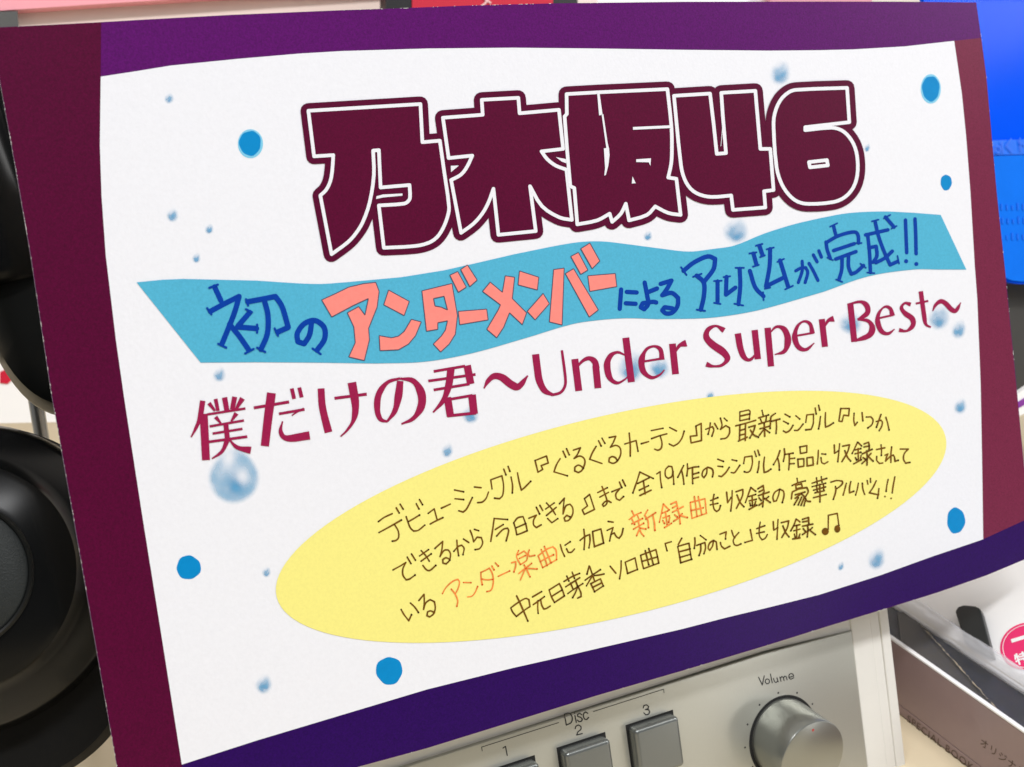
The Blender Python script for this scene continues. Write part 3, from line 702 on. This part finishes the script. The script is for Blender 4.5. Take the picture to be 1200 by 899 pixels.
# buttons
def button(x0, x1, z1, num):
    w = x1 - x0; z0 = z1 - w * 1.0
    d = 0.0042
    v, f = box_mesh('card', x0 - 0.0006, x1 + 0.0006, YP - 0.00006, YP + 0.001, z0 - 0.0006, z1 + 0.0006)
    link('button_recess', v, f, m_gap, face)
    v, f = box_mesh('card', x0, x1, YP - d, YP + 0.0008, z0, z1)
    bevelled(link('disc_button', v, f, m_btn, face), 0.0013, 4)
b3 = (P0(735, 850), P0(787, 836)); b2 = (P0(654, 874), P0(707, 858)); b1 = (P0(570, 899), P0(624, 883))
zb = (b3[0].z + b3[1].z) / 2
for n_, (a, b) in zip('321', (b3, b2, b1)): button(a.x, b.x, zb, n_)
def text_mesh(s, size, origin, xdir, zdir, material, parent, name='lettering', h=0.00005, spacing=1.0, xscale=1.0, align='LEFT', thick=0.0):
    cu = bpy.data.curves.new('t', 'FONT'); cu.body = s; cu.size = size; cu.space_character = spacing; cu.align_x = align; cu.offset = thick
    cu.resolution_u = 4
    o = bpy.data.objects.new('t', cu); COL.objects.link(o)
    dg = bpy.context.evaluated_depsgraph_get(); dg.update()
    me = bpy.data.meshes.new_from_object(o.evaluated_get(dg))
    bpy.data.objects.remove(o); bpy.data.curves.remove(cu)
    xd = Vector(xdir).normalized(); zd = Vector(zdir).normalized(); nn = xd.cross(zd)
    vs = [Vector(origin) + xd * (p.co.x * xscale) + zd * p.co.y + nn * h for p in me.vertices]
    fs = [tuple(p.vertices) for p in me.polygons]
    bpy.data.meshes.remove(me)
    return link(name, vs, fs, material, parent)
XD, ZD = W((1, 0, 0)), W((0, 0, 1))
def ptext(s, px, py, size, **k):
    return text_mesh(s, size, M @ P0(px, py), XD, ZD, m_ink, face, **k)
def size_at(px, py, hpx): return (P0(px, py - hpx).z - P0(px, py).z)
cap = 0.70
_S = S
def S(px, py, h=0.0):
    p = on_y(px, py, YP); p.y -= h + 3e-5; return M @ p
ORIG['P'] = (500, 674, 3.0); ORIG['V'] = (800, 720, 4.615)
for sp in ('P 4.3 484 489 491 527/484 489 498 485 508 492 512 505 507 519 491 527', 'P 4.3 521 494 526 518/518.5 485 518.8 485.4',
           'P 4.3 545 491 538 486 530 490 531 497 541 500 547 506 544 513 536 515 530 510', 'P 4.3 566 486 559 481 552 487 551 498 556 507 563 507 569 500',
           'P 4.0 268 608 277 602 283 634', 'P 4.0 522 540 525 531 534 527 542 532 542 542 532 551 527 562 547 557',
           'P 4.0 761 467 764 459 773 456 780 462 778 470 769 473/769 473 780 473 784 481 779 489 770 491 763 484',
           'V 5.6 410 340 430 382/441 332 430 382', 'V 5.6 446 366 448 354 457 349 466 354 469 364 464 373 454 376 446 366', 'V 5.6 474 322 484 370',
           'V 5.6 491 347 496 363 504 369 513 361/509 343 516 365', 'V 5.6 525 339 531 362/527 347 535 337 543 341 548 358/544 345 551 334 559 338 564 354',
           'V 5.6 574 341 600 334 595 323 584 320 575 328 575 343 584 351 600 343'):
    char(sp, 2e-5, m_ink, face, name='letter')
S = _S
def pline(p, q, w=0.00022):
    a, b = M @ P0(*p, YP - 0.00005), M @ P0(*q, YP - 0.00005)
    d = (b - a).normalized(); n = d.cross(W((0, -1, 0))) * (w / 2)
    link('bracket_line', [a - n, b - n, b + n, a + n], [(0, 1, 2, 3)], m_ink, face)
pz = P0(655, 846)
zl = (P0(564, 873).z + P0(778, 810).z) / 2
def onl(px, py): c = P0(px, py); return c.x
for xa_, xb_ in ((P0(564, 873).x, P0(655, 847).x), (P0(695, 835).x, P0(778, 811).x)):
    a = W((xa_, YP - 5e-5, zl)); b = W((xb_, YP - 5e-5, zl)); u = ZD * 0.00011
    link('bracket_line', [a - u, b - u, b + u, a + u], [(0, 1, 2, 3)], m_ink, face)
for xx in (P0(564, 873).x, P0(778, 811).x):
    a = W((xx, YP - 5e-5, zl + 1e-4)); b = W((xx, YP - 5e-5, zl - 0.0012)); u = XD * 0.00011
    link('bracket_line', [a - u, a + u, b + u, b - u], [(0, 1, 2, 3)], m_ink, face)
# lathe
def lathe(name, origin, axis, prof, material, parent, n=72, smooth=True, sx=1.0, sy=1.0, upd=None, expo=2.0, fm=None):
    ax = Vector(axis).normalized(); u = (upd or W((0, 0, 1))); u = (u - ax * u.dot(ax)).normalized(); r = u.cross(ax)
    vs = []; fs = []
    def se(c): return math.copysign(abs(c) ** (2 / expo), c)
    for (rad, h) in prof:
        for k in range(n):
            t = 2 * math.pi * k / n
            vs.append(Vector(origin) + ax * h + r * (se(math.cos(t)) * rad * sx) + u * (se(math.sin(t)) * rad * sy))
    for i in range(len(prof) - 1):
        for k in range(n):
            j = (k + 1) % n; fs.append((i * n + k, i * n + j, (i + 1) * n + j, (i + 1) * n + k))
    fs.append(tuple(range(n - 1, -1, -1))); fs.append(tuple((len(prof) - 1) * n + k for k in range(n)))
    o = link(name, vs, fs, material, parent, smooth=False)
    if smooth:
        for p in o.data.polygons: p.use_smooth = len(p.vertices) < 10
        o.data.set_sharp_from_angle(angle=R_(35))
    return o
kc = P0(918.5, 864); kr = (P0(956, 853).x - P0(880, 876).x) / 2
kax = W(Vector((0.0, -1, -0.17)).normalized())
ko = M @ kc
link_r = kr
lathe('knob_recess', ko, W((0, -1, 0)), [(kr + 0.0006, -0.0005), (kr + 0.0006, 0.00006)], m_gap, face)
KL = 0.0140
knob = lathe('volume_knob', ko, kax, [(kr * 0.965, -0.002), (kr * 0.965, 0.0002), (kr * 0.95, KL * 0.5), (kr * 0.945, KL - 0.0005), (kr * 0.93, KL - 0.00015), (kr * 0.905, KL)], m_knob, face, n=128)
lathe('index_mark', ko + (ZD - kax * ZD.dot(kax)).normalized() * kr * 0.74, kax, [(0.00042, KL - 0.0002), (0.00042, KL + 0.00006)], m_red, face, n=20)
for px, py in ((912, 812), (934, 812), (890, 826), (952, 825), (876, 849), (873, 876), (882, 899)):
    p = P0(px, py); lathe('scale_dot', M @ p, W((0, -1, 0)), [(0.00032, 0), (0.00032, 0.00006)], m_ink, face, n=14)

# ==================================================================== HEADPHONES (left)
hp = thing('headphones', 'glossy black over ear headphones hanging at the left edge of the card', 'headphones', M @ on_y(-60, 700, 0.03))
def cup_axis(dx, dz): return W(Vector((dx, -1, dz)).normalized())
c0 = on_y(-57, 676, 0.012); pxm = 1 / FPX * (c0 - CAM).dot(RC.row[2].to_3d())
ax = cup_axis(-0.10, 0.20)
r = lambda p: p * pxm
o0 = M @ c0
lathe('ear_cup', o0, ax, [(r(196), -0.030), (r(196), -0.022), (r(190), -0.0165), (r(184), -0.0135), (r(150), -0.008), (r(140), -0.0055), (r(136), -0.0035),
                          (r(128), -0.0026), (r(96), -0.0006), (r(88), 0.0)], m_black, hp, n=96)
lathe('cup_ring', o0, ax, [(r(90), -0.002), (r(90), 0.0006), (r(87), 0.0011), (r(84.5), 0.0009), (r(84), -0.001)], m_dgrey, hp, n=96)
lathe('cup_cap', o0, ax, [(r(83.5), -0.002), (r(83.5), 0.0004), (r(80), 0.0010), (r(60), 0.0022), (r(35), 0.003), (r(10), 0.0033)], m_grain, hp, n=96)
lathe('ear_pad', o0, ax, [(r(150), -0.052), (r(192), -0.049), (r(205), -0.041), (r(200), -0.033), (r(170), -0.0305)], m_pad, hp, n=72)
c1 = on_y(72, 272, 0.05); pm1 = 1 / FPX * (c1 - CAM).dot(RC.row[2].to_3d())
lathe('ear_cup', M @ c1, cup_axis(-0.05, 0.1), [(105 * pm1, -0.022), (105 * pm1, -0.01), (100 * pm1, -0.004), (80 * pm1, 0.001), (40 * pm1, 0.003)], m_dgrey, hp, n=72, sy=2.03, expo=2.6)
lathe('ear_pad', M @ c1, cup_axis(-0.05, 0.1), [(85 * pm1, -0.040), (102 * pm1, -0.036), (102 * pm1, -0.026), (96 * pm1, -0.022)], m_pad, hp, n=72, sy=2.0, expo=2.6)
def tube(name, pts, rad, material, parent=None, n=14, flat=1.0):
    pts = [Vector(p) for p in pts]; vs = []; fs = []
    for i, p in enumerate(pts):
        d = (pts[min(i + 1, len(pts) - 1)] - pts[max(i - 1, 0)]).normalized()
        a = d.cross(W((0, 1, 0.01))).normalized(); b = d.cross(a)
        for k in range(n):
            t = 2 * math.pi * k / n; vs.append(p + a * math.cos(t) * rad * flat + b * math.sin(t) * rad)
    for i in range(len(pts) - 1):
        for k in range(n):
            j = (k + 1) % n; fs.append((i * n + k, i * n + j, (i + 1) * n + j, (i + 1) * n + k))
    fs += [tuple(range(n - 1, -1, -1)), tuple((len(pts) - 1) * n + k for k in range(n))]
    return link(name, vs, fs, material, parent, smooth=True)
hb = [M @ on_y(px, py, Y) for px, py, Y in ((20, 330, 0.05), (-20, 220, 0.05), (-75, 60, 0.055), (-100, -60, 0.06), (-150, -120, 0.06), (-240, -60, 0.05), (-280, 150, 0.035), (-262, 400, 0.02), (-226, 560, 0.016), (-190, 640, 0.012))]
hbs = []
for i in range(len(hb) - 1):
    for k in range(5): hbs.append(hb[i].lerp(hb[i + 1], k / 5))
hbs.append(hb[-1])
tube('headband', hbs, 0.006, m_black, hp, flat=1.9)
lathe('ear_cushion', M @ on_y(10, 775, 0.034), cup_axis(-0.1, 0.15), [(r(120), -0.02), (r(158), -0.012), (r(164), -0.004), (r(150), 0.003), (r(120), 0.004)], m_pad, hp, n=72)
lathe('hinge_screw', M @ on_y(80, 718, 0.016), ax, [(0.0011, -0.004), (0.0011, 0.0), (0.0007, 0.0004)], m_steel, hp, n=20)

# stand rod behind
rodp = [on_y(42, 380, 0.10), on_y(42, 470, 0.10)]
rx = rodp[1].x; wr = M @ rodp[1]
rod = tube('headphone_stand', [(wr.x, wr.y, TZ), (wr.x, wr.y, TZ + 0.05), (wr.x, wr.y, TZ + 0.28)], 0.0022, m_steel, None)
tag(rod, 'thin steel rod standing between the black headphones and the card', 'stand')

# ==================================================================== BACKGROUND THINGS (real depth behind the card)
def slab(name, pxpoly, Y, depth, material, parent=None, fr=None):
    p = [M @ on_y(x, y, Y) for x, y in pxpoly]
    v, f, nf = prism(p, W((0, -1, 0)), depth)
    fm = None
    if isinstance(material, (list, tuple)): fm = [0 if i % 2 == 0 and i < nf else 1 for i in range(len(f))]
    return link(name, v, f, material, parent, fm)
o = slab('price_rail', [(-260, 60), (-260, 24), (0, 14), (150, 4), (480, -16), (700, -26), (700, 26), (400, 40), (0, 70)], 0.22, 0.02, m_greyshelf)
tag(o, 'grey metal shelf rail running behind the top left of the card', 'shelf')
o = slab('shelf_sign', [(-260, 22.5), (-260, -130), (620, -170), (620, -28), (480, -17.5), (150, 2.5), (0, 12.5)], 0.214, 0.02, m_rosy)
tag(o, 'pale pink sign strip above the grey rail at top left', 'sign')
o = slab('rail_clip', [(-6, 14), (20.5, 13), (22, 32), (22, 55), (-6, 55)], 0.212, 0.006, mat('grey_clip', (0.09, 0.09, 0.085), rough=0.5))
tag(o, 'dark grey square clip on the rail at the top left corner', 'clip')
o = slab('label_holder', [(452, -40), (677, -50), (677, 30), (452, 34)], 0.19, 0.008, m_tray)
holder = o; tag(o, 'black frame holding a red label just above the card', 'label holder')
slab('red_label', [(483, -40), (648, -44), (648, 26), (483, 28)], 0.1895, 0.0006, m_redlabel, holder)
def ptext_at(s, px, py, Y, hpx, material, parent, **k):
    sz = (on_y(px, py - hpx, Y).z - on_y(px, py, Y).z) / 0.74
    return text_mesh(s, sz, M @ on_y(px, py, Y), XD, ZD, material, parent, **k)
ptext_at('ダ', 556, 8, 0.189, 22, mat('label_white', lin(235, 190, 190), rough=0.5), holder)
o = slab('poster_board', [(690, -90), (902, -90), (902, 60), (690, 60)], 0.26, 0.004, m_whitebox); tag(o, 'white board edge showing above the middle of the card', 'poster')
o = slab('poster_board', [(903, -90), (1022, -90), (1022, 60), (903, 60)], 0.25, 0.004, mat('dusty_pink', lin(214, 150, 160), rough=0.5)); tag(o, 'dusty pink board edge above the card, left of the blue sheet', 'poster')
# blue glossy sheet
blue = thing('blue_display_sheet', 'glossy bright blue plastic sheet behind the right edge of the card', 'display', M @ on_y(1180, 330, 0.075))
def rounded(pl, i, rad, n=6):
    out = []
    for k, p in enumerate(pl):
        if k != i: out.append(p); continue
        a = Vector(pl[k - 1]); b = Vector(p); c = Vector(pl[(k + 1) % len(pl)])
        s_ = b + (a - b).normalized() * rad; e_ = b + (c - b).normalized() * rad
        for t in range(n + 1):
            u = t / n; q_ = s_ * (1 - u) ** 2 + b * 2 * u * (1 - u) + e_ * u * u; out.append((q_.x, q_.y))
    return out
slab('plastic_sheet', rounded([(1066, -60), (1420, -60), (1440, 340), (1172, 332), ], 3, 22), 0.075, 0.002, m_blue, blue)
slab('lower_pane', rounded([(1120, 184), (1420, 176), (1438, 337), (1174, 329)], 3, 20), 0.0742, 0.0006, m_blue2, blue)
slab('dark_stripe', [(1120, 166), (1420, 156), (1420, 175), (1120, 183)], 0.0743, 0.0004, m_blue4, blue)
ptext_at('lolくト', 1163, 180, 0.0735, 15, m_blue3, blue)
for r0 in (246, 262, 281):
    for k in range(9):
        x_ = 1172 + k * 6.3 + (r0 % 5); h_ = 5 + (k * 7 + r0) % 4
        slab('print_mark', [(x_, r0 - h_), (x_ + 1.6, r0 - h_), (x_ + 2.0, r0), (x_ + 0.4, r0)], 0.0738, 0.0003, m_blue4, blue)
o = slab('display_base', [(1150, 300), (1420, 300), (1420, 462), (1215, 452), (1192, 458), (1150, 470)], 0.085, 0.05, mat('charcoal', (0.045, 0.043, 0.04), rough=0.45))
tag(o, 'dark charcoal block below the blue sheet at the right edge', 'display base')
o = slab('striped_band', [(1180, 470), (1225, 440), (1225, 474), (1180, 494)], 0.070, 0.003, m_whitebox)
tag(o, 'white band with a purple stripe at the right edge of the picture', 'band')
slab('purple_stripe', [(1180, 479), (1225, 452), (1225, 461), (1180, 486)], 0.0696, 0.0005, mat('violet', lin(130, 50, 150), rough=0.4), o)
# left blurred shelf goods
o = slab('goods_box', [(-200, 400), (90, 392), (100, 494), (-200, 500)], 0.30, 0.06, m_whitebox); tag(o, 'white box far behind the headphones at left', 'box')
o2 = slab('red_seal', [(0, 436), (9, 432), (15, 444), (9, 450), (0, 449)], 0.2995, 0.0006, m_redlabel, o)

# ==================================================================== WRAPPED BOX SET (lower right)
case_box = thing('boxed_album', 'shrink wrapped mauve boxed album lying beside the player', 'boxed set', (TABLE_X, tb.y, TZ))
top = M @ on_x(1040, 745, TABLE_X)
BH = top.z - TZ
yb = tb.y + 0.05; yf = tb.y - 0.16
XW = 0.018
def bx(name, x0, x1, y0, y1, z0, z1, m, bev=0.0003):
    v, f = box_mesh('world', x0, x1, y0, y1, z0, z1); return bevelled(link(name, v, f, m, case_box), bev)
X2 = TABLE_X + XW + 0.0022
bx('bottom_board', TABLE_X, X2 + 0.0016, yf, yb, TZ + 0.0005, TZ + 0.004, m_mauve)
bx('side_board', TABLE_X, TABLE_X + 0.0016, yf, yb, TZ + 0.0041, top.z - 0.0009, m_mauve)
bx('side_board', X2, X2 + 0.0016, yf, yb, TZ + 0.0041, top.z - 0.002, m_whitebox)
bx('white_rim', TABLE_X - 0.0001, TABLE_X + 0.0018, yf - .0002, yb + .0002, top.z - 0.0008, top.z, m_whitebox)
bx('black_tray', TABLE_X + 0.0021, X2 - 0.0002, yf, yb, TZ + 0.0042, top.z - 0.0035, m_tray)
YD = Vector((0, -1, 0)); ZW = Vector((0, 0, 1))
t0 = M @ on_x(1062, 849, TABLE_X)
text_mesh('SPECIAL BOOK', 0.0040, t0 + Vector((0, 0, 0.0016)), YD, ZW, m_brownink, case_box, h=0.0001, spacing=1.15)
t1 = M @ on_x(1148, 872, TABLE_X)
text_mesh('オリジナル', 0.0036, t1, YD, ZW, m_brownink, case_box, h=0.0001, spacing=1.05)
# dark printed inlay seen in the slot, with its pale cut edge
camw = M @ CAM
def on_z(px, py, z):
    d = M @ ray(px, py); return camw + d * ((z - camw.z) / d.z)
zi = top.z - 0.0022
ip = [on_z(px, py, zi) for px, py in ((1052, 718), (1062, 716), (1080, 734), (1122, 780), (1172, 836), (1163, 834), (1105, 791), (1056, 757))]
v, f, _ = prism(ip, (0, 0, 1), 0.0008); link('inlay_card', v, f, m_inner, case_box)
ed = [on_z(px, py, zi) for px, py in ((1078, 733), (1120, 779), (1172, 837))]
rr = random.Random(3)
def strip(name, pts, w, z, material, parent, n=26, amp=0.0):
    vs = []; fs = []
    P_ = smooth_open([(p.x, p.y) for p in pts], n)
    for i, (x, y) in enumerate(P_):
        a = P_[max(0, i - 1)]; b = P_[min(len(P_) - 1, i + 1)]; dx, dy = b[0] - a[0], b[1] - a[1]; L = math.hypot(dx, dy) or 1
        ww = w * (1 + amp * rr.uniform(-1, 1)); zz = z + 0.0006 * amp * rr.random()
        vs += [Vector((x - dy / L * ww, y + dx / L * ww, zz)), Vector((x + dy / L * ww, y - dx / L * ww, zz + 0.0004))]
    for i in range(len(P_) - 1): fs.append((2 * i, 2 * i + 2, 2 * i + 3, 2 * i + 1))
    return link(name, vs, fs, material, parent)
strip('torn_paper_edge', ed, 0.00030, zi + 0.0002, mat('kraft_edge', lin(176, 160, 132), rough=0.7), case_box, amp=0.7)
# shrink wrap: crumpled clear film over the slot and the folded seam along its far side
def film(name, x0, x1, y0, y1, zfun, nx, ny, mt=None):
    vs = []; fs = []
    for i in range(nx + 1):
        for j in range(ny + 1):
            x = x0 + (x1 - x0) * i / nx; y = y0 + (y1 - y0) * j / ny
            vs.append(Vector((x, y, zfun(i / nx, j / ny))))
    for i in range(nx):
        for j in range(ny): fs.append((i * (ny + 1) + j, (i + 1) * (ny + 1) + j, (i + 1) * (ny + 1) + j + 1, i * (ny + 1) + j + 1))
    return link(name, vs, fs, mt or m_film, case_box, smooth=True)
film('shrink_film', TABLE_X + 0.0006, X2, yf, yb, lambda u, w: top.z + 0.0007 + 0.0011 * mn.fractal(Vector((u * 3, w * 16, 2)), 0.8, 2.2, 4), 34, 240)
film('film_seam', X2 - 0.0050, X2 + 0.0036, yf, yb, lambda u, w: top.z + 0.0009 + 0.0044 * max(0.0, math.sin(math.pi * u)) ** 0.7 + 0.0006 * mn.fractal(Vector((u * 4, w * 24, 7)), 0.8, 2.2, 3), 18, 240, m_seam)
# white box leaning beside the album, with sticker, and a black clip on it
TH = R_(40); OX = X2 + 0.0018; OZ = top.z - 0.001
un = Vector((math.cos(TH), 0, math.sin(TH))); nn_ = Vector((-math.sin(TH), 0, math.cos(TH)))
def on_s(px, py, h=0.0):
    d = M @ ray(px, py); o_ = Vector((OX, 0, OZ)) + nn_ * h
    return camw + d * ((o_ - camw).dot(nn_) / d.dot(nn_))
wb = thing('white_gift_box', 'white glossy box tilted behind the mauve album, with a pink round sticker', 'box', (OX, yb, TZ))
q0 = Vector((OX, yb + 0.03, OZ)); q1 = Vector((OX, yf, OZ)); HL = 0.060
v, f, _ = prism([q0, q1, q1 + un * HL, q0 + un * HL], nn_, 0.012)
bevelled(link('box_shell', v, f, m_whitebox, wb), 0.0008)
sc_ = on_s(1204, 757, 0.0002); xr_ = (on_s(1214, 754, 0.0002) - sc_).normalized()
rs = (on_s(1172, 760, 0.0002) - sc_).length
yr_ = nn_.cross(xr_)
def disc_on(name, c, r0, r1, h, material, parent, n=64):
    vs = []; fs = []
    for k in range(n):
        t = 2 * math.pi * k / n; e = xr_ * math.cos(t) + yr_ * math.sin(t)
        vs += [c + e * r0 + nn_ * h, c + e * r1 + nn_ * h]
    for k in range(n):
        j = (k + 1) % n; fs.append((2 * k, 2 * k + 1, 2 * j + 1, 2 * j))
    return link(name, vs, fs, material, parent)
stk = disc_on('round_sticker', sc_, 0.00001, rs, 0, m_sticker, wb)
disc_on('sticker_ring', sc_, rs * 0.885, rs * 0.91, 0.00004, m_whitebox, stk)
text_mesh('一', rs * 0.95, sc_ - xr_ * rs * 0.50 - yr_ * rs * -0.02, xr_, yr_, m_whitebox, stk, h=0.00008, thick=0.00035)
text_mesh('特典', rs * 0.52, sc_ - xr_ * rs * 0.60 - yr_ * rs * 0.62, xr_, yr_, m_whitebox, stk, h=0.00008, thick=0.00012)
cp = [on_s(px, py, 0.004) for px, py in ((1119, 716), (1122, 711), (1128, 709), (1142, 710), (1148, 713), (1150, 718), (1163, 768), (1130, 752))]
v, f, _ = prism(cp, nn_, 0.0042)
clip = bevelled(link('plastic_clip', v, f, m_clip), 0.0008)
cl0 = on_s(1134, 716, 0.0042); cl1 = on_s(1139, 756, 0.0042)
tag(clip, 'black plastic clip sticking up on the white box beside the pink sticker', 'clip')
